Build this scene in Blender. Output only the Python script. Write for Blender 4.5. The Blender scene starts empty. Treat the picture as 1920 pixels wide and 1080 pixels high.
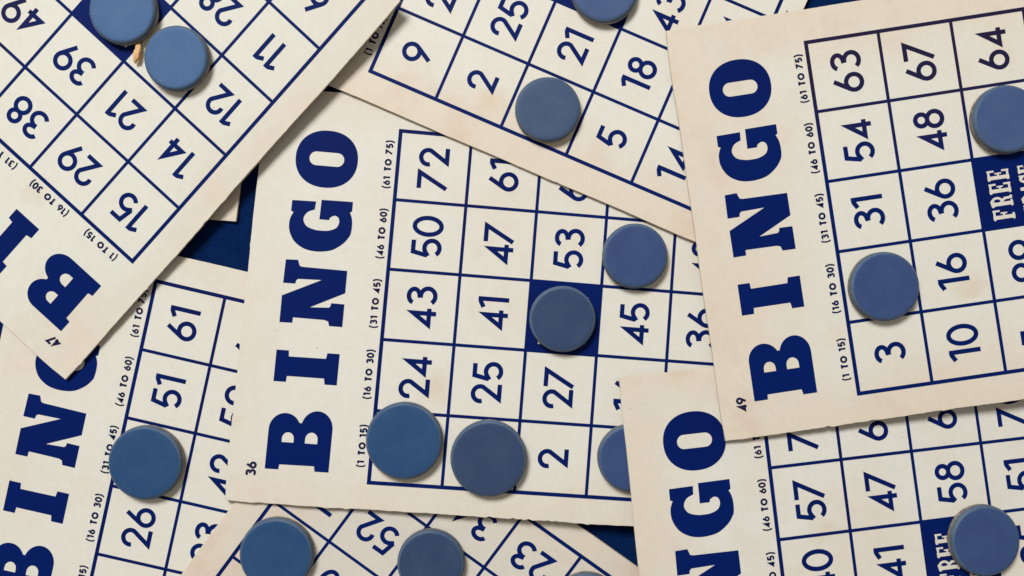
import bpy, bmesh, math, random
from mathutils import Vector, Matrix, noise
from mathutils.geometry import tessellate_polygon

sc = bpy.context.scene
COL = sc.collection

# ------------------------------------------------------------------ camera
cam_data = bpy.data.cameras.new('camera')
cam = bpy.data.objects.new('camera', cam_data)
COL.objects.link(cam)
cam.location = (0.0, 0.0, 0.28)
cam.rotation_euler = (0.0, 0.0, 0.0)
cam_data.sensor_width = 36.0
cam_data.lens = 29.83
cam_data.clip_start = 0.01
cam_data.clip_end = 20.0
sc.camera = cam

# ------------------------------------------------------------------ light
world = bpy.data.worlds.new('World')
sc.world = world
world.use_nodes = True
bgn = world.node_tree.nodes['Background']
bgn.inputs['Color'].default_value = (1.0, 0.93, 0.84, 1)
bgn.inputs['Strength'].default_value = 0.265

def area_lamp(name, loc, target, size, power, color):
    d = bpy.data.lights.new(name, 'AREA')
    d.shape = 'RECTANGLE'
    d.size, d.size_y = size
    d.energy = power
    d.color = color
    o = bpy.data.objects.new(name, d)
    COL.objects.link(o)
    o.location = loc
    o.rotation_euler = (Vector(target) - Vector(loc)).to_track_quat('-Z', 'Y').to_euler()
    return o
area_lamp('window_light', (-0.62, 1.15, 1.50), (0.0, 0.0, 0.0), (0.80, 0.55), 44.0, (0.985, 0.995, 1.0))

sc.view_settings.view_transform = 'Standard'
sc.view_settings.look = 'None'
sc.view_settings.exposure = 0.0
sc.view_settings.gamma = 1.0
sc.view_settings.use_curve_mapping = False
sc.cycles.max_bounces = 6
sc.cycles.diffuse_bounces = 4
sc.render.filter_size = 1.9

# ------------------------------------------------------------------ materials
class NT:
    """Small helper around a material's node tree."""
    def __init__(self, name):
        self.m = bpy.data.materials.new(name)
        self.m.use_nodes = True
        self.t = self.m.node_tree
        self.b = self.t.nodes['Principled BSDF']
    def n(self, kind, **kw):
        nd = self.t.nodes.new(kind)
        for k, v in kw.items():
            if k.startswith('i_'):
                nd.inputs[k[2:].replace('_', ' ')].default_value = v
            else:
                setattr(nd, k, v)
        return nd
    def l(self, a, b):
        self.t.links.new(a, b)
    def math(self, op, a, b=None, clamp=False):
        nd = self.n('ShaderNodeMath', operation=op, use_clamp=clamp)
        for i, v in enumerate((a, b)):
            if v is None: continue
            if isinstance(v, (int, float)): nd.inputs[i].default_value = v
            else: self.l(v, nd.inputs[i])
        return nd.outputs[0]
    def ramp(self, fac, lo, hi, a=0.0, b=1.0):
        nd = self.n('ShaderNodeMapRange')
        nd.interpolation_type = 'SMOOTHSTEP'
        self.l(fac, nd.inputs[0])
        for i, v in zip((1, 2, 3, 4), (lo, hi, a, b)): nd.inputs[i].default_value = v
        return nd.outputs[0]
    def noise(self, vec, scale, detail=4.0, rough=0.55):
        nd = self.n('ShaderNodeTexNoise')
        nd.inputs['Scale'].default_value = scale
        nd.inputs['Detail'].default_value = detail
        nd.inputs['Roughness'].default_value = rough
        if vec is not None: self.l(vec, nd.inputs['Vector'])
        return nd.outputs['Fac']
    def mix(self, fac, a, b, blend='MIX'):
        nd = self.n('ShaderNodeMix', data_type='RGBA', blend_type=blend)
        if isinstance(fac, (int, float)): nd.inputs[0].default_value = fac
        else: self.l(fac, nd.inputs[0])
        for i, v in ((6, a), (7, b)):
            if isinstance(v, tuple): nd.inputs[i].default_value = (*v, 1)
            else: self.l(v, nd.inputs[i])
        return nd.outputs[2]
    def bump(self, h, strength, dist):
        nd = self.n('ShaderNodeBump')
        nd.inputs['Strength'].default_value = strength
        nd.inputs['Distance'].default_value = dist
        self.l(h, nd.inputs['Height'])
        self.l(nd.outputs[0], self.b.inputs['Normal'])
    def offset_coords(self, seed):
        tc = self.n('ShaderNodeTexCoord')
        mp = self.n('ShaderNodeMapping')
        mp.inputs['Location'].default_value = (seed * 1.37, seed * 0.71, seed * 0.31)
        self.l(tc.outputs['Object'], mp.inputs['Vector'])
        return mp.outputs[0]

PAPER = (0.700, 0.672, 0.585)
TAN = (0.688, 0.590, 0.470)
STAIN = (0.640, 0.500, 0.340)

def paper_material(seed, sides, tint=PAPER):
    """Aged card: cream face, tan ageing that creeps in from the edges (sides = left, bottom, right, top)."""
    g = NT('aged_card_%d' % seed)
    vec = g.offset_coords(seed)
    uv = g.n('ShaderNodeUVMap', uv_map='layout')
    sp = g.n('ShaderNodeSeparateXYZ')
    g.l(uv.outputs[0], sp.inputs[0])
    X, Y = sp.outputs[0], sp.outputs[1]         # metres from the left / bottom edge of the card
    big = g.noise(vec, 38.0, 5.0, 0.6)
    wob = g.math('MULTIPLY', g.math('SUBTRACT', big, 0.5), 0.030)
    w, h = 7.2 * 0.0233, 5.86 * 0.0230
    dists = (X, Y, g.math('SUBTRACT', w, X), g.math('SUBTRACT', h, Y))
    tot = None
    for d, (amt, reach) in zip(dists, sides):
        e = g.ramp(g.math('ADD', d, wob), 0.0, reach, amt, 0.0)
        tot = e if tot is None else g.math('MAXIMUM', tot, e)
    old = g.mix(g.ramp(g.noise(vec, 62.0, 6.0, 0.65), 0.46, 0.68, 0.0, 0.75), TAN, (0.640, 0.505, 0.385))
    col = g.mix(tot, tint, old)
    # blotchy discolouration
    blot = g.ramp(g.noise(vec, 21.0, 6.0, 0.62), 0.47, 0.70, 0.0, 0.60)
    col = g.mix(blot, col, (0.690, 0.590, 0.475))
    cool = g.ramp(g.noise(vec, 55.0, 3.0), 0.45, 0.75, 0.0, 0.35)
    col = g.mix(cool, col, (0.665, 0.655, 0.575))
    pink = g.ramp(g.noise(vec, 95.0, 3.0), 0.55, 0.80, 0.0, 0.30)
    col = g.mix(pink, col, (0.700, 0.620, 0.535))
    # a few coffee coloured spots
    vo = g.n('ShaderNodeTexVoronoi', feature='F1')
    vo.inputs['Scale'].default_value = 46.0
    vo.inputs['Randomness'].default_value = 1.0
    warp = g.n('ShaderNodeMixRGB', blend_type='ADD'); warp.inputs[0].default_value = 0.006
    nz = g.n('ShaderNodeTexNoise'); nz.inputs['Scale'].default_value = 160.0
    g.l(vec, nz.inputs['Vector']); g.l(vec, warp.inputs[1]); g.l(nz.outputs['Color'], warp.inputs[2])
    g.l(warp.outputs[0], vo.inputs['Vector'])
    cc = g.n('ShaderNodeSeparateXYZ'); g.l(vo.outputs['Color'], cc.inputs[0])
    pick = g.ramp(cc.outputs[0], 0.78, 0.84)
    spot = g.math('MULTIPLY', g.ramp(vo.outputs['Distance'], 0.04, 0.36, 0.50, 0.0), pick)
    col = g.mix(spot, col, STAIN)
    # specks
    v2 = g.n('ShaderNodeTexVoronoi', feature='F1')
    v2.inputs['Scale'].default_value = 210.0
    g.l(vec, v2.inputs['Vector'])
    c2 = g.n('ShaderNodeSeparateXYZ'); g.l(v2.outputs['Color'], c2.inputs[0])
    sk = g.math('MULTIPLY', g.ramp(v2.outputs['Distance'], 0.03, 0.09, 0.5, 0.0), g.ramp(c2.outputs[1], 0.88, 0.92))
    col = g.mix(sk, col, (0.36, 0.28, 0.22))
    # paper grain
    grain = g.noise(vec, 1500.0, 3.0, 0.7)
    fib = g.noise(vec, 420.0, 4.0, 0.7)
    gv = g.math('ADD', g.ramp(grain, 0.25, 0.75, 0.97, 1.02), g.ramp(fib, 0.3, 0.7, -0.025, 0.02))
    hsv = g.n('ShaderNodeHueSaturation')
    g.l(gv, hsv.inputs['Value']); g.l(col, hsv.inputs['Color'])
    g.l(hsv.outputs[0], g.b.inputs['Base Color'])
    g.b.inputs['Roughness'].default_value = 0.62
    g.b.inputs['Specular IOR Level'].default_value = 0.22
    g.bump(g.math('ADD', grain, g.math('MULTIPLY', fib, 1.5)), 0.16, 0.00006)
    return g.m

def edge_material():
    g = NT('card_cut_edge')
    vec = g.offset_coords(3)
    f = g.noise(vec, 900.0, 4.0)
    g.l(g.mix(f, (0.62, 0.52, 0.40), (0.36, 0.28, 0.20)), g.b.inputs['Base Color'])
    g.b.inputs['Roughness'].default_value = 0.9
    g.b.inputs['Specular IOR Level'].default_value = 0.1
    return g.m

def ink_material(name, a, b, rough=0.5, seed=1, fade=False):
    g = NT(name)
    vec = g.offset_coords(seed)
    f = g.ramp(g.noise(vec, 16.0, 3.0), 0.42, 0.68)
    if fade:                                  # print worn to a purplish black towards one end of the card
        tc = g.n('ShaderNodeTexCoord'); sp = g.n('ShaderNodeSeparateXYZ'); g.l(tc.outputs['Object'], sp.inputs[0])
        f = g.ramp(g.math('ADD', sp.outputs[1], g.math('MULTIPLY', g.math('SUBTRACT', g.noise(vec, 30.0, 3.0), 0.5), 0.05)), 0.014, 0.048)
    col = g.mix(f, a, b)
    worn = g.ramp(g.noise(vec, 1300.0, 3.0, 0.7), 0.66, 0.86, 0.0, 0.35)
    col = g.mix(worn, col, (0.03, 0.045, 0.15))
    g.l(col, g.b.inputs['Base Color'])
    g.b.inputs['Roughness'].default_value = rough
    g.b.inputs['Specular IOR Level'].default_value = 0.05
    g.bump(g.noise(vec, 1500.0, 3.0, 0.7), 0.2, 0.00006)
    return g.m

def chip_face_material(name, a, b, seed):
    g = NT(name)
    vec = g.offset_coords(seed)
    f = g.ramp(g.noise(vec, 130.0, 5.0, 0.6), 0.32, 0.70)
    col = g.mix(f, a, b)
    fine = g.noise(vec, 1800.0, 3.0, 0.7)
    hsv = g.n('ShaderNodeHueSaturation')
    g.l(g.ramp(fine, 0.25, 0.75, 0.90, 1.10), hsv.inputs['Value']); g.l(col, hsv.inputs['Color'])
    col = hsv.outputs[0]
    dust = g.ramp(g.noise(vec, 620.0, 4.0, 0.7), 0.66, 0.80, 0.0, 0.30)
    col = g.mix(dust, col, (0.22, 0.28, 0.38))
    dirt = g.ramp(g.noise(vec, 340.0, 4.0, 0.7), 0.68, 0.84, 0.0, 0.35)
    col = g.mix(dirt, col, (0.035, 0.055, 0.11))
    g.l(col, g.b.inputs['Base Color'])
    g.b.inputs['Roughness'].default_value = 0.52
    g.b.inputs['Specular IOR Level'].default_value = 0.16
    g.bump(g.math('ADD', fine, g.noise(vec, 300.0, 3.0)), 0.25, 0.00006)
    return g.m

def chip_side_material():
    g = NT('chip_bare_side')
    vec = g.offset_coords(9)
    f = g.noise(vec, 420.0, 4.0, 0.65)
    g.l(g.mix(g.ramp(f, 0.35, 0.65), (0.19, 0.150, 0.115), (0.33, 0.275, 0.215)), g.b.inputs['Base Color'])
    g.b.inputs['Roughness'].default_value = 0.85
    g.b.inputs['Specular IOR Level'].default_value = 0.15
    g.bump(f, 0.4, 0.00015)
    return g.m

def cloth_material():
    g = NT('navy_woven_cloth')
    tc = g.n('ShaderNodeTexCoord')
    mp = g.n('ShaderNodeMapping'); mp.inputs['Rotation'].default_value = (0, 0, 0.5)
    g.l(tc.outputs['Object'], mp.inputs['Vector'])
    wa = g.n('ShaderNodeTexWave', wave_type='BANDS', bands_direction='X')
    wb = g.n('ShaderNodeTexWave', wave_type='BANDS', bands_direction='Y')
    for w_, s_ in ((wa, 340.0), (wb, 240.0)):
        w_.inputs['Scale'].default_value = s_
        w_.inputs['Distortion'].default_value = 4.5
        w_.inputs['Detail'].default_value = 2.0
        g.l(mp.outputs[0], w_.inputs['Vector'])
    wv = g.math('MULTIPLY', wa.outputs['Fac'], wb.outputs['Fac'])
    lint = g.ramp(g.noise(mp.outputs[0], 700.0, 4.0, 0.7), 0.64, 0.8, 0.0, 0.5)
    patch = g.ramp(g.noise(mp.outputs[0], 260.0, 5.0, 0.7), 0.3, 0.7)
    col = g.mix(g.math('ADD', g.math('MULTIPLY', wv, 0.5), g.math('MULTIPLY', patch, 0.35)), (0.0014, 0.0100, 0.052), (0.0034, 0.024, 0.105))
    col = g.mix(lint, col, (0.012, 0.045, 0.14))
    g.l(col, g.b.inputs['Base Color'])
    g.b.inputs['Roughness'].default_value = 0.9
    g.b.inputs['Specular IOR Level'].default_value = 0.03
    g.bump(wv, 0.45, 0.0002)
    return g.m

INK = ink_material('navy_print_ink', (0.0008, 0.0110, 0.104), (0.0022, 0.0085, 0.084), seed=1)
INK_FADED = ink_material('navy_print_ink_faded', (0.0010, 0.0110, 0.100), (0.017, 0.013, 0.044), seed=6, fade=True)
INK_SMALL = ink_material('navy_caption_ink', (0.004, 0.008, 0.055), (0.014, 0.016, 0.050), seed=2)
EDGE = edge_material()
SIDE = chip_side_material()
RIM = chip_face_material('chip_worn_rim', (0.062, 0.098, 0.160), (0.090, 0.128, 0.180), 31)

# ------------------------------------------------------------------ the table
def mesh_object(name, verts, faces, mats, parent=None, smooth=False, face_mats=None):
    me = bpy.data.meshes.new(name)
    me.from_pydata(verts, [], faces)
    for m in mats: me.materials.append(m)
    if face_mats: me.polygons.foreach_set('material_index', face_mats)
    if smooth: me.polygons.foreach_set('use_smooth', [True] * len(faces))
    me.update()
    o = bpy.data.objects.new(name, me)
    COL.objects.link(o)
    if parent is not None: o.parent = parent
    return o

def build_cloth():
    n, s = 90, 1.1
    vs, fs = [], []
    for j in range(n + 1):
        for i in range(n + 1):
            x, y = (i / n - .5) * s, (j / n - .5) * s
            z = 0.00025 * noise.noise(Vector((x * 14, y * 14, 2.0)))
            vs.append((x, y, z - 0.0002))
    for j in range(n):
        for i in range(n):
            a = j * (n + 1) + i
            fs.append((a, a + 1, a + n + 2, a + n + 1))
    o = mesh_object('tablecloth', vs, fs, [cloth_material()], smooth=True)
    o['kind'] = 'structure'
build_cloth()

# ------------------------------------------------------------------ lettering
# A glyph is a list of (points, width, closed) strokes in pixels of the printed design; one pixel = S metres.
S = 0.000176
PU, PV = 130.5 * S, 132.5 * S
V5 = 4.93                                   # the last row of squares is a little narrower
def arc(cx, cy, rx, ry, a0, a1, n=14):
    return [(cx + rx * math.cos(math.radians(a0 + (a1 - a0) * i / n)), cy + ry * math.sin(math.radians(a0 + (a1 - a0) * i / n))) for i in range(n + 1)]
def ring(cx, cy, rx, ry, n=30):
    return [(cx + rx * math.cos(2 * math.pi * i / n), cy + ry * math.sin(2 * math.pi * i / n)) for i in range(n)]
W = 8.3
DIGIT = {
    '0': [(ring(0, 28.5, 15.6, 24.8), W, True)],
    '1': [([(0, 0), (0, 57)], W, False), ([(-15.5, 46.5), (-5, 52.4), (1, 52.7)], W, False)],
    '2': [(arc(-0.5, 39.6, 13.6, 13.2, 198, -20, 20) + [(-8.5, 4.4), (18.5, 4.4)], W, False)],
    '3': [(arc(-0.5, 42.9, 12.6, 9.8, 168, -78, 18) + [(-3.5, 32.2)], W, False),
          ([(-3.5, 30.6), (1.5, 31.2)] + arc(0, 17.6, 14.4, 13.4, 78, -146, 20), W, False)],
    '4': [([(9, 42.5), (-12, 13)], W, False), ([(9, 0), (9, 42.5), (-12, 13), (18.5, 13)], W, False)],
    '5': [([(14, 52.6), (-8, 52.6), (-13.6, 26.5)], W, False), ([(-14.6, 24.6), (-10.5, 27.6)] + arc(0.5, 18.2, 14.0, 13.9, 118, -145, 22), W, False)],
    '6': [(ring(0, 18.7, 14.5, 14.4), W, True), ([(-12.6, 26.0), (4.8, 55.0)], W, False)],
    '7': [([(-19, 52.6), (11.2, 52.6), (-17.6, 1.5)], W, False)],
    '8': [(ring(0, 42.0, 10.9, 10.8), W, True), (ring(0, 17.8, 13.8, 13.6), W, True)],
    '9': [(ring(0, 38.3, 14.5, 14.4), W, True), ([(12.6, 31.0), (-4.8, 2.0)], W, False)],
}
BEAR = {'1': (17, 9)}
def bear(ch): return BEAR.get(ch, (20, 20))
CAPS = {
    'T': [([(-16, 52), (16, 52)], 9, False), ([(0, 0), (0, 50)], 9.5, False)],
    'O': [(ring(0, 28.5, 22, 22), 9, True)],
    '(': [(arc(20, 26, 24, 46, 122, 238, 10), 7, False)],
    ')': [(arc(-20, 26, 24, 46, 58, -58, 10), 7, False)],
    'A': [([(-17, 0), (0, 55), (17, 0)], 10, False), ([(-11, 17), (11, 17)], 9, False)],
    'N': [([(-15, 0), (-15, 57)], 10, False), ([(15, 0), (15, 57)], 10, False), ([(-15, 55), (15, 2)], 10, False)],
    'Y': [([(0, 0), (0, 26)], 10, False), ([(-17, 57), (0, 26), (17, 57)], 10, False)],
}

def stroke_poly(pts, width, closed):
    """Left and right outlines of a stroke with mitred corners."""
    n = len(pts); L, R = [], []
    for i in range(n):
        p = Vector(pts[i])
        if closed or 0 < i < n - 1:
            a = (p - Vector(pts[i - 1])).normalized(); b = (Vector(pts[(i + 1) % n]) - p).normalized()
        elif i == 0:
            a = b = (Vector(pts[1]) - p).normalized()
        else:
            a = b = (p - Vector(pts[i - 1])).normalized()
        na, nb = Vector((-a.y, a.x)), Vector((-b.y, b.x))
        m = na + nb
        m = m / max(0.05, m.length_squared) * 2.0
        if m.length > 3.6: m = m.normalized() * 3.6
        L.append(p + m * width * .5); R.append(p - m * width * .5)
    return L, R

class Print:
    """Collects flat printed shapes on a card; every next layer lies a few microns above the last."""
    def __init__(self, card, base):
        self.c, self.v, self.f, self.k, self.base = card, [], [], 0, base
    def pt(self, u, v):
        self.v.append(self.c.point(u, v, self.base + self.k * 4e-6))
        return len(self.v) - 1
    def strokes(self, strokes, uc, vc, s=1.0, weight=1.0, jitter=0.0):
        for pts, w, closed in strokes:
            L, R = stroke_poly(pts, w * weight, closed)
            l = [self.pt(uc + p.x * s * S / PU, vc - p.y * s * S / PV) for p in L]
            r = [self.pt(uc + p.x * s * S / PU, vc - p.y * s * S / PV) for p in R]
            n = len(l)
            for i in range(n if closed else n - 1):
                j = (i + 1) % n
                self.f.append((r[i], r[j], l[j], l[i]))
            self.k += 1
    def polygon(self, loops, fn):
        """loops: outer outline first, then holes; fn maps a design point to (u, v)."""
        flat = [p for lp in loops for p in lp]
        tris = tessellate_polygon([[Vector((x, y, 0)) for x, y in lp] for lp in loops])
        idx = [self.pt(*fn(x, y)) for x, y in flat]
        for t in tris:
            a, b, c = (Vector(flat[i]) for i in t)
            cr = (b - a).cross(c - a)
            if abs(cr) < 1e-9: continue
            self.f.append(tuple(idx[i] for i in (t if cr > 0 else t[::-1])))
        self.k += 1
    def band(self, u0, v0, u1, v1, n=24):
        """An axis aligned ruled line or filled square."""
        du, dv = u1 - u0, v1 - v0
        along_u = abs(du) > abs(dv)
        prev = None
        for i in range(n + 1):
            t = i / n
            if along_u: a, b = self.pt(u0 + du * t, v0), self.pt(u0 + du * t, v1)
            else: a, b = self.pt(u0, v0 + dv * t), self.pt(u1, v0 + dv * t)
            if prev: self.f.append((prev[0], a, b, prev[1]))
            prev = (a, b)
        self.k += 1
    def build(self, name, mat, parent):
        # make every face look up
        fs = []
        for f in self.f:
            p = [Vector(self.v[i]) for i in f]
            nz = (p[1] - p[0]).cross(p[2] - p[0]).z
            if abs(nz) < 1e-16 and len(p) > 3: nz = (p[2] - p[0]).cross(p[3] - p[0]).z
            fs.append(f if nz >= 0 else f[::-1])
        return mesh_object(name, self.v, fs, [mat], parent)

def text_strokes(P, text, uc, vc, size, weight, spacing=0.0, space=22):
    """Centre a line of text at (uc, vc); size scales the 57 pixel digit height."""
    xs, x, prev = [], 0.0, None
    for ch in text:
        if ch == ' ': x += space; prev = None; xs.append(None); continue
        lf, rt = (bear(ch) if ch.isdigit() else {'T': (20, 20), 'O': (29, 29), '(': (6, 10), ')': (10, 6)}.get(ch, (22, 22)))
        x += lf; xs.append(x); x += rt + 1 + spacing
    x -= 1 + spacing
    for ch, cx in zip(text, xs):
        if cx is None: continue
        g = DIGIT.get(ch) or CAPS[ch]
        P.strokes([(p, w, c) for p, w, c in g], uc + (cx - x / 2) * size * S / PU, vc + 28.5 * size * S / PV, size, weight)

# the slab-serif heading letters, outlines in drawing units, y up
def superring(cx, cy, rx, ry, e, n=56):
    out = []
    for i in range(n):
        t = 2 * math.pi * i / n; c, s_ = math.cos(t), math.sin(t)
        out.append((cx + rx * math.copysign(abs(c) ** (2 / e), c), cy + ry * math.copysign(abs(s_) ** (2 / e), s_)))
    return out
def stadium(cx, cy, rx, ry, n=12):
    k = ry - rx
    return [(cx + rx * math.cos(math.pi * i / n), cy + k + rx * math.sin(math.pi * i / n)) for i in range(n + 1)] + \
           [(cx - rx * math.cos(math.pi * i / n), cy - k - rx * math.sin(math.pi * i / n)) for i in range(n + 1)]
def dhole(x0, x1, y0, y1):
    ry = (y1 - y0) / 2; k = min(x1 - x0, ry * 1.05)
    return [(x0, y0), (x1 - k, y0)] + [(x1 - k + k * math.sin(math.pi * i / 12), (y0 + y1) / 2 - ry * math.cos(math.pi * i / 12)) for i in range(1, 12)] + [(x1 - k, y1), (x0, y1)]
def spline(pts, n=4):
    """Smooth open curve through pts."""
    out = []
    for i in range(len(pts) - 1):
        p0 = pts[max(0, i - 1)]; p1 = pts[i]; p2 = pts[i + 1]; p3 = pts[min(len(pts) - 1, i + 2)]
        for j in range(n):
            t = j / n
            out.append(tuple(0.5 * (2 * p1[k] + (p2[k] - p0[k]) * t + (2 * p0[k] - 5 * p1[k] + 4 * p2[k] - p3[k]) * t * t + (-p0[k] + 3 * p1[k] - 3 * p2[k] + p3[k]) * t ** 3) for k in (0, 1)))
    out.append(pts[-1])
    return out
HEAD = {
    'B': (108, 118, [[(0, 0), (76, 0)] + arc(76, 29.5, 32, 29.5, -80, 62, 14) + [(84.5, 58)] + arc(71, 88.5, 30, 29.5, -62, 84, 14)
                     + [(68, 118), (0, 118), (0, 93), (9, 92), (9.5, 28), (0, 26)],
                     dhole(49, 69, 26, 49), dhole(49, 67, 70, 92)]),
    'I': (58, 118, [[(0, 0), (58, 0), (58, 23), (47.5, 25), (47, 94), (58, 95), (58, 118), (0, 118), (0, 95), (11, 94), (11, 25), (0, 23)]]),
    'N': (845, 815, [[(0, 0), (303, 0), (305, 172), (262, 180), (243, 200), (230, 441), (450, 3), (749, 4), (757, 590), (768, 625), (845, 653), (839, 811),
                      (526, 817), (527, 660), (575, 650), (593, 625), (601, 325), (360, 816), (5, 814), (8, 648), (80, 646), (76, 240), (60, 190), (1, 172)]]),
    'G': (740, 826, [[(735, 14), (729, 430), (452, 436), (452, 305)] + spline([(462, 304), (490, 294), (520, 238), (494, 187), (422, 172), (347, 208), (304, 301), (296, 400), (303, 490), (347, 600), (444, 645), (538, 600), (584, 507)], 4)
                     + [(699, 500), (693, 815), (541, 817), (522, 782)] + spline([(508, 792), (411, 824), (269, 816), (126, 745), (36, 625), (2, 500), (3, 360), (39, 222), (136, 94), (236, 23), (303, 2), (413, -2), (506, 10), (582, 41)], 4) + [(600, 14)]]),
    'O': (108, 118, [superring(54, 59, 54, 59, 2.18), stadium(54, 59, 13, 33)]),
}
HEAD_SPAN = {'B': (.10, .935), 'I': (1.31, 1.75), 'N': (2.13, 3.03), 'G': (3.17, 3.92), 'O': (4.085, 4.91)}
V_LO, V_HI = -0.555, -1.415

# reversed-out lettering of the free square: strokes in a 24 x 40 box
def slab(ch):
    st = [([(7, 0), (7, 40)], 9, False)]
    top = ([(1, 37.3), (21, 37.3)], 5.4, False); toe = ([(20.6, 27), (20.6, 40)], 4.6, False)
    mid = [([(7, 20), (15, 20)], 4.6, False), ([(15.6, 14), (15.6, 26)], 3.4, False)]
    foot = ([(1, 2.4), (14, 2.4)], 4.8, False)
    if ch == 'F': return st + [top, toe, foot] + mid
    if ch == 'E': return st + [top, toe, ([(1, 2.7), (21, 2.7)], 5.4, False), ([(20.6, 0), (20.6, 13)], 4.6, False)] + mid
    if ch == 'R': return st + [([(1, 37.3), (13, 37.3)] + arc(13, 29, 7, 8.3, 90, -90, 8) + [(7, 20.7)], 5.6, False), foot, ([(12, 21), (18, 14), (18.5, 3), (23, 2.6)], 6, False)]
    if ch == 'P': return st + [([(1, 37.3), (13, 37.3)] + arc(13, 28, 7, 9.3, 90, -90, 8) + [(7, 18.7)], 5.6, False), foot]
    if ch == 'A': return [([(5, 0), (12, 40)], 5.5, False), ([(13, 40), (20, 0)], 8, False), ([(7, 12), (18, 12)], 4.6, False), ([(0, 2.2), (10, 2.2)], 4.4, False), ([(14, 2.2), (25, 2.2)], 4.4, False)]
    if ch == 'C': return [(arc(12.5, 20, 8.6, 17, 40, 320, 18), 7.5, False), ([(20.6, 27), (20.6, 40)], 4.6, False)]
    if ch == 'S': return [(arc(11.5, 29, 7.5, 8.2, 30, 250, 12) + arc(12, 11.5, 8, 8.6, 80, -150, 12), 7, False), ([(20.4, 28), (20.4, 40)], 4, False), ([(3.4, 0), (3.4, 12)], 4, False)]

RANGES = ['(1 TO 15)', '(16 TO 30)', '(31 TO 45)', '(46 TO 60)', '(61 TO 75)']

# ------------------------------------------------------------------ the cards
CARD_FRAMES = {
  'A': ([-0.134461, 0.081294, 0.005684], [0.67389, 0.73806, 0.03379], [-0.73863, 0.67407, 0.00742], [0.99059, 0.00609, 0.00021, -7e-05, 0.98343, -0.00061, 0.07616, -0.078]),
  'B': ([0.018941, 0.104843, 0.001353], [0.91682, -0.39883, 0.01948], [0.3993, 0.91603, -0.03814], [0.9971, -0.00441, -1e-05, -0.0037, 0.99621, -0.0002, 0.08342, -0.06957]),
  'C': ([0.005125, -0.009015, 0.003696], [0.99685, -0.07778, 0.0152], [0.07801, 0.99684, -0.01509], [0.99358, 0.0013, 0.0002, 0.00117, 0.99057, 0.00016, 0.26739, 0.19661]),
  'D': ([-0.083735, -0.063874, 0.0011], [0.97676, -0.21434, -0.0], [0.21434, 0.97676, 0.0], [0.99468, -0.00052, -8e-05, -0.00905, 0.99473, -0.00031, 0.06834, -0.02182]),
  'E': ([0.149296, 0.029597, 0.007353], [0.99031, 0.13886, -0.00337], [-0.1389, 0.98973, -0.03393], [1.02203, 0.00198, 0.00042, 0.00924, 0.99894, 0.00023, -0.10274, 0.00847]),
  'F': ([-0.046051, -0.122414, 0.001905], [0.59638, 0.80267, -0.00667], [-0.80266, 0.59642, 0.00473], [0.97509, -0.00398, 0.0008, -0.00315, 1.00112, 0.00043, -0.09851, 0.22768]),
  'G': ([0.132665, -0.086728, 0.00776], [0.99314, 0.11062, -0.03782], [-0.11211, 0.99289, -0.03996], [0.99652, -0.00489, 0.00013, 0.00294, 0.99885, 0.00017, 0.16607, 0.19634]),
}

class Card:
    def __init__(self, key, bend=(0.0, 0.0)):
        org, x, y, self.h = CARD_FRAMES[key]
        x, y = Vector(x).normalized(), Vector(y)
        z = x.cross(y).normalized(); y = z.cross(x)
        self.m = Matrix(((x.x, y.x, z.x, org[0]), (x.y, y.y, z.y, org[1]), (x.z, y.z, z.z, org[2]), (0, 0, 0, 1)))
        self.bend = bend
    def point(self, u, v, z=0.0):
        X, Y = (v - 2.0) * PV, (u - 2.5) * PU
        h = self.h; d = 1 + h[6] * X + h[7] * Y
        a, b = (h[0] * X + h[1] * Y + h[2]) / d, (h[3] * X + h[4] * Y + h[5]) / d
        return (a, b, z + self.bend[0] * a * a + self.bend[1] * b * b)

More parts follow.
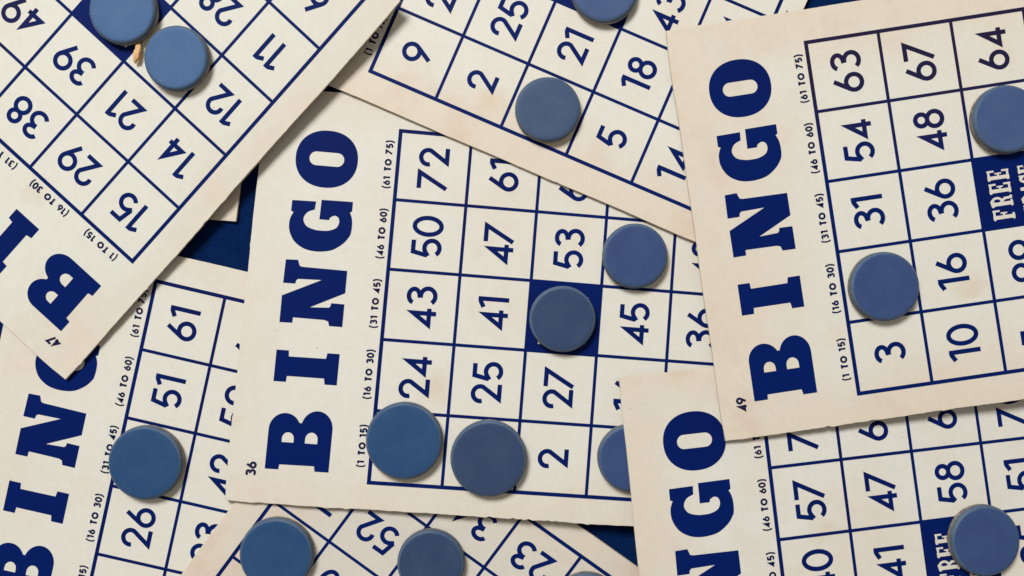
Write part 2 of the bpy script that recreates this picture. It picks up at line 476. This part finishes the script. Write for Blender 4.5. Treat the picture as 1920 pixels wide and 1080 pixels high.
THICK = 0.0010
def build_stock(card, rect, rough, paper, label, group, seed):
    """The card itself: (u0, u1, v0, v1) outline with worn edges; rough = raggedness of left, bottom, right, top."""
    u0, u1, v0, v1 = rect
    nx, ny = 132, 108
    rnd = random.Random(seed)
    def ragged(t, amt, ph):
        s = 0.0011 * noise.noise(Vector((t * 5.0, ph, 0.3))) * 0.35
        s += amt * 0.00013 * noise.noise(Vector((t * 38.0, ph, 7.7)))
        s += amt * 0.00010 * noise.noise(Vector((t * 110.0, ph, 3.1)))
        return s
    nick = {}
    for side in range(4):
        for _ in range(int(rough[side] * 5)):
            nick[(side, rnd.randrange(6, 100))] = rnd.choice((-1, 1, -1)) * rnd.uniform(0.00015, 0.0004) * min(1.0, rough[side])
    def uvat(i, j):
        ti, tj = i / nx, j / ny
        u, v = u0 + (u1 - u0) * tj, v0 + (v1 - v0) * ti
        ex = min(i, nx - i); ey = min(j, ny - j)
        if i == 0: v -= (ragged(tj, rough[0], seed + .1) + nick.get((0, j), 0)) / PV
        if i == nx: v += (ragged(tj, rough[2], seed + .5) + nick.get((2, j), 0)) / PV
        if j == 0: u -= (ragged(ti, rough[1], seed + .8) + nick.get((1, i), 0)) / PU
        if j == ny: u += (ragged(ti, rough[3], seed + .3) + nick.get((3, i), 0)) / PU
        # softly rounded corners
        r = 5
        if ex < r and ey < r:
            k = (r - ex) * (r - ey) / (r * r) * 0.00022
            u += k / PU * (1 if j < ny / 2 else -1); v += k / PV * (1 if i < nx / 2 else -1)
        return u, v
    vs, fs, lay = [], [], []
    for j in range(ny + 1):
        for i in range(nx + 1):
            u, v = uvat(i, j)
            p = card.point(u, v)
            vs.append(p); lay.append(((v - v0) * PV, (u - u0) * PU))
    for j in range(ny):
        for i in range(nx):
            a = j * (nx + 1) + i
            fs.append((a, a + 1, a + nx + 2, a + nx + 1))
    fm = [0] * len(fs)
    loop = [(i, 0) for i in range(nx)] + [(nx, j) for j in range(ny)] + [(i, ny) for i in range(nx, 0, -1)] + [(0, j) for j in range(ny, 0, -1)]
    c = Vector(card.point((u0 + u1) / 2, (v0 + v1) / 2))
    first = []
    for i, j in loop:
        vs.append(vs[j * (nx + 1) + i]); lay.append(lay[j * (nx + 1) + i]); first.append(len(vs) - 1)
    rings = [first]
    for out, dz in ((0.00012, -0.00010), (0.00016, -0.0004), (0.00010, -0.0008), (0.0, -THICK)):
        rg = []
        for i, j in loop:
            p = Vector(vs[j * (nx + 1) + i])
            dx = (1 if i == nx else -1 if i == 0 else 0) * out
            dy = (1 if j == ny else -1 if j == 0 else 0) * out
            vs.append((p.x + dx, p.y + dy, p.z + dz + (0.00003 * rnd.uniform(-1, 1) if out else 0))); lay.append(lay[j * (nx + 1) + i])
            rg.append(len(vs) - 1)
        rings.append(rg)
    n = len(loop)
    for q in range(len(rings) - 1):
        for k in range(n):
            l = (k + 1) % n
            fs.append((rings[q][l], rings[q][k], rings[q + 1][k], rings[q + 1][l])); fm.append(0 if q == 0 else 1)
    # back face
    k0 = len(vs)
    bu = [(u0, v0), (u0, v1), (u1, v1), (u1, v0)]
    nb = 12
    for j in range(nb + 1):
        for i in range(nb + 1):
            vs.append(card.point(u0 + (u1 - u0) * j / nb, v0 + (v1 - v0) * i / nb, -THICK)); lay.append((0.08, 0.06))
    for j in range(nb):
        for i in range(nb):
            a = k0 + j * (nb + 1) + i
            fs.append((a, a + nb + 1, a + nb + 2, a + 1)); fm.append(1)
    o = mesh_object('bingo_card', vs, fs, [paper, EDGE], None, True, fm)
    uv = o.data.uv_layers.new(name='layout')
    for lp in o.data.loops: uv.data[lp.index].uv = lay[lp.vertex_index]
    o.matrix_world = card.m
    o['label'], o['category'], o['group'] = label, 'bingo card', group
    return o

INK_Z = 0.00003
LINE = 6.0                                   # ruled line width in design pixels
def print_card(card, root, numbers, serial, ink, free=True, tiny=False):
    hu, hv = LINE / 2 * S / PU, LINE / 2 * S / PV
    rows = [0, 1, 2, 3, 4, V5]
    P = Print(card, INK_Z)
    for k, v in enumerate(rows):
        e = 1.18 if k in (0, 5) else 1.0
        P.band(-hu * 1.15, v - hv * e, 5 + hu * 1.15, v + hv * e); P.k = 0
    P.k = 1
    for u in range(6):
        e = 1.18 if u in (0, 5) else 1.0
        P.band(u - hu * e, -hv * 1.12, u + hu * e, V5 + hv * 1.12); P.k = 1
    P.k = 0
    P.build('grid_lines', ink, root)
    for ch, (a, b) in HEAD_SPAN.items():
        w, h, loops = HEAD[ch]
        P = Print(card, INK_Z)
        P.polygon(loops, lambda x, y: (a + (b - a) * x / w, V_LO + (V_HI - V_LO) * y / h))
        P.build('heading_letter', INK, root)
    for k, t in enumerate(RANGES):
        P = Print(card, INK_Z)
        text_strokes(P, t, k + .5, -.135, 0.215, 1.85, 9.0, 34)
        P.build('range_caption', INK_SMALL, root)
    P = Print(card, INK_Z)
    text_strokes(P, serial, .085, -1.595, 0.30, 1.75, 4.0)
    P.build('serial_number', INK_SMALL, root)
    for col in range(5):
        for row in range(5):
            t = numbers[col][row]
            if not t: continue
            vc = (rows[row] + rows[row + 1]) / 2
            du = 0.0
            if isinstance(t, tuple): t, du, dv = t; vc += dv
            P = Print(card, INK_Z)
            text_strokes(P, t, col + .5 + du, vc, 1.0, 1.0)
            P.build('number', ink, root)
    if free:
        P = Print(card, INK_Z + 0.00002)
        for i in range(12):
            t0, t1 = 2 + i / 12, 2 + (i + 1) / 12
            P.band(t0, 2, t1, 3, 12); P.k = 0
        sq = P.build('free_space', INK, root)
        P = Print(card, INK_Z + 0.00005)
        for word, v in (('FREE', .455), ('SPACE', .825)):
            step = .745 / len(word) if word == 'FREE' else .70 / len(word)
            u = 2.095 if word == 'FREE' else 2.14
            for ch in word:
                P.strokes([([(x * (.90 if word == 'FREE' else .70), y * (1.0 if word == 'FREE' else .84)) for x, y in p], w * (.9 if word == 'FREE' else .75), c) for p, w, c in slab(ch)], u, 2 + v, 0.98, 0.86)
                u += step
        P.build('lettering', paper_ink, sq)
    if tiny:
        P = Print(card, INK_Z)
        u = 3.06
        for ch in 'ANY':
            P.strokes(CAPS[ch], u, 5.10, 0.11, 1.2); u += .062
        P.build('small_print', INK_SMALL, root)

g_ = NT('bare_card_showing_through')
v_ = g_.offset_coords(4)
g_.l(g_.mix(g_.noise(v_, 700.0), (0.60, 0.56, 0.48), (0.72, 0.67, 0.58)), g_.b.inputs['Base Color'])
g_.b.inputs['Roughness'].default_value = 0.7
paper_ink = g_.m

GROUP = 'old bingo cards in an overlapping pile'
N_ = None
SPEC = {
 # key: outline(u0,u1,v0,v1), rough(l,b,r,t), ageing (l,b,r,t) as (amount, reach), numbers by column B I N G O, serial, label, bend
 'A': dict(rect=(-.412, 5.46, -1.885, 5.27), rough=(.3, .8, .5, .5), age=((.15, .02), (.5, .016), (.5, .02), (.4, .02)), serial='47', ink=INK_FADED, bend=(.05, .0),
      nums=[['15', '14', '12', '11', '6'], ['29', '21', N_, '28', '17'], ['38', '39', N_, '44', '32'], ['55', '49', '58', '60', '46'], ['70', '63', '75', '66', '62']],
      label='cream bingo card with serial 47 lying upside down, its heading corner over another card'),
 'B': dict(rect=(-.41, 5.46, -1.90, 5.265), rough=(.3, .5, .4, .4), age=((.5, .03), (1.0, .030), (.2, .012), (.3, .02)), serial='41', ink=INK, bend=(.04, .0),
      nums=[['9', '2', N_, '5', '14'], ['26', '25', '21', '18', '23'], ['33', '40', N_, '43', '34'], ['51', '56', '47', '60', '54'], ['61', '70', '66', '74', '69']],
      label='tilted bingo card with pinkish margin below the numbers 9, 2 and 5'),
 'C': dict(rect=(-.372, 5.467, -1.905, 5.27), rough=(.5, 1.6, .4, .6), age=((.28, .022), (.62, .020), (.2, .02), (.5, .02)), serial='36', ink=INK, bend=(.0, .03),
      nums=[[N_, N_, '2', N_, '11'], ['24', '25', '27', '16', '19'], ['43', '41', N_, '45', '36'], ['50', '47', '53', N_, '48'], ['72', '61', '69', '66', '74']],
      label='bingo card with serial 36 lying in the middle, number 72 at its top left square'),
 'D': dict(rect=(-.41, 5.42, -1.955, 5.27), rough=(.3, .5, .4, .4), age=((.35, .03), (.3, .02), (.2, .02), (.5, .02)), serial='52', ink=INK, bend=(.0, .0),
      nums=[['8', '13', '3', '10', '1'], ['26', '23', '17', '30', '21'], [N_, '42', N_, '35', '44'], ['51', '59', '48', '55', '60'], ['61', '64', '70', '73', '67']],
      label='bingo card lowest of the pile with numbers 61, 51 and 26 down its edge'),
 'E': dict(rect=(-.392, 5.468, -1.885, 5.27), rough=(.5, 1.3, .4, .3), age=((.95, .050), (.95, .026), (.3, .02), (.9, .030)), serial='49', ink=INK_FADED, bend=(.03, .0),
      nums=[['3', '10', ('5', -.075, -.015), '7', '15'], [N_, '16', '29', '20', '24'], ['31', '36', N_, '42', '38'], ['54', '48', N_, '57', '60'], ['63', '67', '64', '72', '70']],
      label='tan edged bingo card with serial 49, uppermost of the pile, with FREE square uncovered'),
 'F': dict(rect=(-.41, 5.44, -1.90, 5.265), rough=(.3, .5, .4, .4), age=((.5, .04), (.6, .03), (.7, .03), (.9, .035)), serial='28', ink=INK, bend=(.0, .0),
      nums=[['4', '9', '12', '6', N_], ['19', '22', '28', '30', '23'], ['37', '41', N_, N_, '34'], ['49', '55', '50', '52', '47'], ['66', '71', N_, '73', '68']],
      label='upside down bingo card showing 52 and 23, tucked under the card with serial 36'),
 'G': dict(rect=(-.41, 5.487, -1.915, 5.27), rough=(.4, .5, .4, .9), age=((.8, .032), (.4, .03), (.3, .02), (.7, .016)), serial='33', ink=INK, bend=(.02, .0),
      nums=[['5', '13', '8', '1', '10'], ['18', '27', '22', '30', '16'], ['40', '41', N_, ('35', .02, .04), '33'], ['57', '47', '58', '51', '60'], ['72', '67', '61', '70', '75']],
      label='bingo card with 57, 47 and 58 in a row, lifted over a chip'),
}
CARDS = {}
for i, (key, s) in enumerate(SPEC.items()):
    card = Card(key, s['bend'])
    tint = {'A': (0.705, 0.685, 0.595), 'G': (0.695, 0.676, 0.600), 'F': (0.640, 0.596, 0.515)}.get(key, PAPER)
    root = build_stock(card, s['rect'], s['rough'], paper_material(i + 1, s['age'], tint), s['label'], GROUP, i + 1)
    print_card(card, root, s['nums'], s['serial'], s['ink'], True, key == 'B')
    CARDS[key] = card

# one more card, of which only a blank corner shows between the others
CARD_FRAMES['H'] = ([-0.160, 0.080, 0.0011], [0.985, -0.165, 0.0], [0.165, 0.985, 0.0], [1, 0, 0, 0, 1, 0, 0, 0])
def corner_card():
    c = Card('H')
    # put its lower right corner where it peeks out
    rect = (-.41, 5.46, -1.9, 5.27)
    corner = Vector((-0.0906, 0.02192, 0.0011))
    ang = math.radians(-6.0)
    X = Vector((math.cos(ang), math.sin(ang), 0)); Y = Vector((-math.sin(ang) * -0.45 + 0.055, 1, 0)).normalized()
    Y = Vector((-X.y, X.x, 0))
    loc = corner - X * ((rect[3] - 2.0) * PV) - Y * ((rect[0] - 2.5) * PU)
    c.m = Matrix(((X.x, Y.x, 0, loc.x), (X.y, Y.y, 0, loc.y), (0, 0, 1, loc.z), (0, 0, 0, 1)))
    build_stock(c, rect, (.3, .3, .3, .3), paper_material(9, ((.4, .03), (.8, .03), (.8, .02), (.4, .03))), 'card showing only a blank corner beneath the upside down card with serial 47', GROUP, 9)
corner_card()

# ------------------------------------------------------------------ the chips
CHIP_T = 0.0035
def build_chip(radius, top_mat, seed):
    rnd = random.Random(seed)
    n = 96
    b = 0.00135
    prof = [(radius - 0.00055, 0.0, 1), (radius - 0.00015, 0.00035, 1), (radius, 0.0008, 1), (radius, CHIP_T - b * 1.02, 1)]
    for k in range(1, 9):
        a = math.pi / 2 * k / 8
        prof.append((radius - b * (1 - math.cos(a)), CHIP_T - b + b * math.sin(a), 2 if k <= 6 else 0))
    for q in (.86, .70, .5, .3, .12): prof.append(((radius - b) * q, CHIP_T - 0.00006 * (1 - q), 0))
    vs, fs, fm = [], [], []
    for r, z, _ in prof:
        for i in range(n):
            t = 2 * math.pi * i / n
            k = 1 + 0.006 * noise.noise(Vector((math.cos(t) * 1.3, math.sin(t) * 1.3, seed * 3.3))) + 0.003 * noise.noise(Vector((math.cos(t) * 7, math.sin(t) * 7, seed * 1.3)))
            vs.append((r * k * math.cos(t), r * k * math.sin(t), z))
    for q in range(len(prof) - 1):
        for i in range(n):
            j = (i + 1) % n
            fs.append((q * n + i, q * n + j, (q + 1) * n + j, (q + 1) * n + i)); fm.append(prof[q + 1][2])
    vs.append((0, 0, CHIP_T - 0.00006)); c = len(vs) - 1; q = (len(prof) - 1) * n
    for i in range(n): fs.append((q + i, q + (i + 1) % n, c)); fm.append(0)
    vs.append((0, 0, 0)); c = len(vs) - 1
    for i in range(n): fs.append(((i + 1) % n, i, c)); fm.append(1)
    return mesh_object('bingo_chip', vs, fs, [top_mat, SIDE, RIM], None, True, fm)

BLUES = [((0.056, 0.122, 0.255), (0.066, 0.135, 0.270)),     # pale slate blue
         ((0.050, 0.086, 0.195), (0.060, 0.100, 0.210)),     # slate blue
         ((0.036, 0.064, 0.170), (0.044, 0.076, 0.182)),     # violet blue
         ((0.020, 0.064, 0.158), (0.028, 0.076, 0.172)),     # deep blue
         ((0.031, 0.056, 0.120), (0.038, 0.066, 0.132)),     # grey blue
         ((0.046, 0.078, 0.150), (0.056, 0.090, 0.165))]     # lighter grey blue
FACES = [chip_face_material('chip_blue_%d' % i, a, b, i + 2) for i, (a, b) in enumerate(BLUES)]
CHIP_SPOTS = [
  ('A', [-0.12435, 0.08891, 0.00609], 0.01085),
  ('A', [-0.10733, 0.07358, 0.00592], 0.01043),
  ('B', [0.03004, 0.0966, 0.00173], 0.01076),
  ('B', [0.01157, 0.05764, 0.00335], 0.01058),
  ('C', [0.03973, 0.0103, 0.00387], 0.01051),
  ('C', [0.01631, -0.01002, 0.00387], 0.01068),
  ('C', [-0.03477, -0.04931, 0.00379], 0.01241),
  ('C', [-0.00754, -0.0549, 0.00426], 0.0123),
  ('C', [0.0383, -0.0546, 0.0049], 0.01081),
  ('E', [0.15795, 0.05383, 0.00654], 0.011),
  ('E', [0.11812, 0.00044, 0.0083], 0.01102),
  ('G', [0.15069, -0.08067, 0.00689], 0.01124),
  ('D', [-0.11936, -0.05689, 0.0011], 0.01209),
  ('F', [-0.07648, -0.08653, 0.00205], 0.01196),
  ('F', [-0.02641, -0.08943, 0.00167], 0.01094),
  ('F', [0.02432, -0.10397, 0.00131], 0.0113),
]
CHIP_LOOK = [
 (0, 'pale blue chip on the free square of the card with serial 47'),
 (0, 'pale blue chip beside the brown crumb, between the numbers 21 and 12'),
 (1, 'blue chip mostly out of frame above the number 21'),
 (5, 'grey blue chip between the numbers 2 and 5 on the tilted card'),
 (2, 'blue chip to the right of the number 53 on the middle card'),
 (4, 'blue chip on the dark free square of the card with serial 36'),
 (3, 'large deep blue chip below the number 24, overlapping the grid corner'),
 (4, 'large dull grey blue chip to the left of the lone number 2'),
 (2, 'blue chip half hidden under the edge of a card lying over it'),
 (1, 'blue chip below the number 64 and above the word FREE'),
 (2, 'violet blue chip above the number 3 and left of 16'),
 (2, 'violet blue chip partly covering the word FREE beside 41'),
 (3, 'blue chip between the numbers 51 and 26'),
 (3, 'deep blue chip on the upside down card, left of the number 52'),
 (4, 'blue chip on the upside down card, between the numbers 52 and 23'),
 (1, 'chip of which only a sliver shows at the lower edge of the picture'),
]
for i, ((key, loc, rad), (look, label)) in enumerate(zip(CHIP_SPOTS, CHIP_LOOK)):
    o = build_chip(rad, FACES[look], i + 1)
    m = CARDS[key].m
    loc_l = m.inverted() @ Vector(loc)
    bz = CARDS[key].bend[0] * loc_l.x ** 2 + CARDS[key].bend[1] * loc_l.y ** 2
    spin = Matrix.Rotation(i * 2.1, 4, 'Z')
    o.matrix_world = Matrix.Translation(Vector(loc) + m.col[2].to_3d() * (bz + 0.00006)) @ m.to_3x3().to_4x4() @ spin
    o['label'], o['category'], o['group'] = label, 'bingo chip', 'blue bingo chips'

# ------------------------------------------------------------------ the crumb between two chips
def build_crumb():
    g = NT('brown_crumb')
    vec = g.offset_coords(12)
    f = g.noise(vec, 900.0, 3.0)
    g.l(g.mix(f, (0.52, 0.26, 0.08), (0.86, 0.56, 0.26)), g.b.inputs['Base Color'])
    g.b.inputs['Roughness'].default_value = 0.6
    bm = bmesh.new()
    bmesh.ops.create_icosphere(bm, subdivisions=4, radius=1.0)
    for v in bm.verts:
        p = v.co.copy()
        k = 1 + 0.35 * noise.noise(p * 1.6) + 0.15 * noise.noise(p * 5.0)
        v.co = Vector((p.x * 0.00115 * k + 0.0003 * p.y, p.y * 0.0030 * k, max(-0.0004, p.z * 0.0008 * k)))
    me = bpy.data.meshes.new('crumb'); bm.to_mesh(me); bm.free()
    me.polygons.foreach_set('use_smooth', [True] * len(me.polygons))
    me.materials.append(g.m)
    o = bpy.data.objects.new('crumb', me); COL.objects.link(o)
    o.location = (-0.12040, 0.07545, 0.00705)
    o.rotation_euler = (0.05, 0, math.radians(-4))
    o['label'], o['category'] = 'small golden brown crumb between the two pale blue chips', 'crumb'
build_crumb()
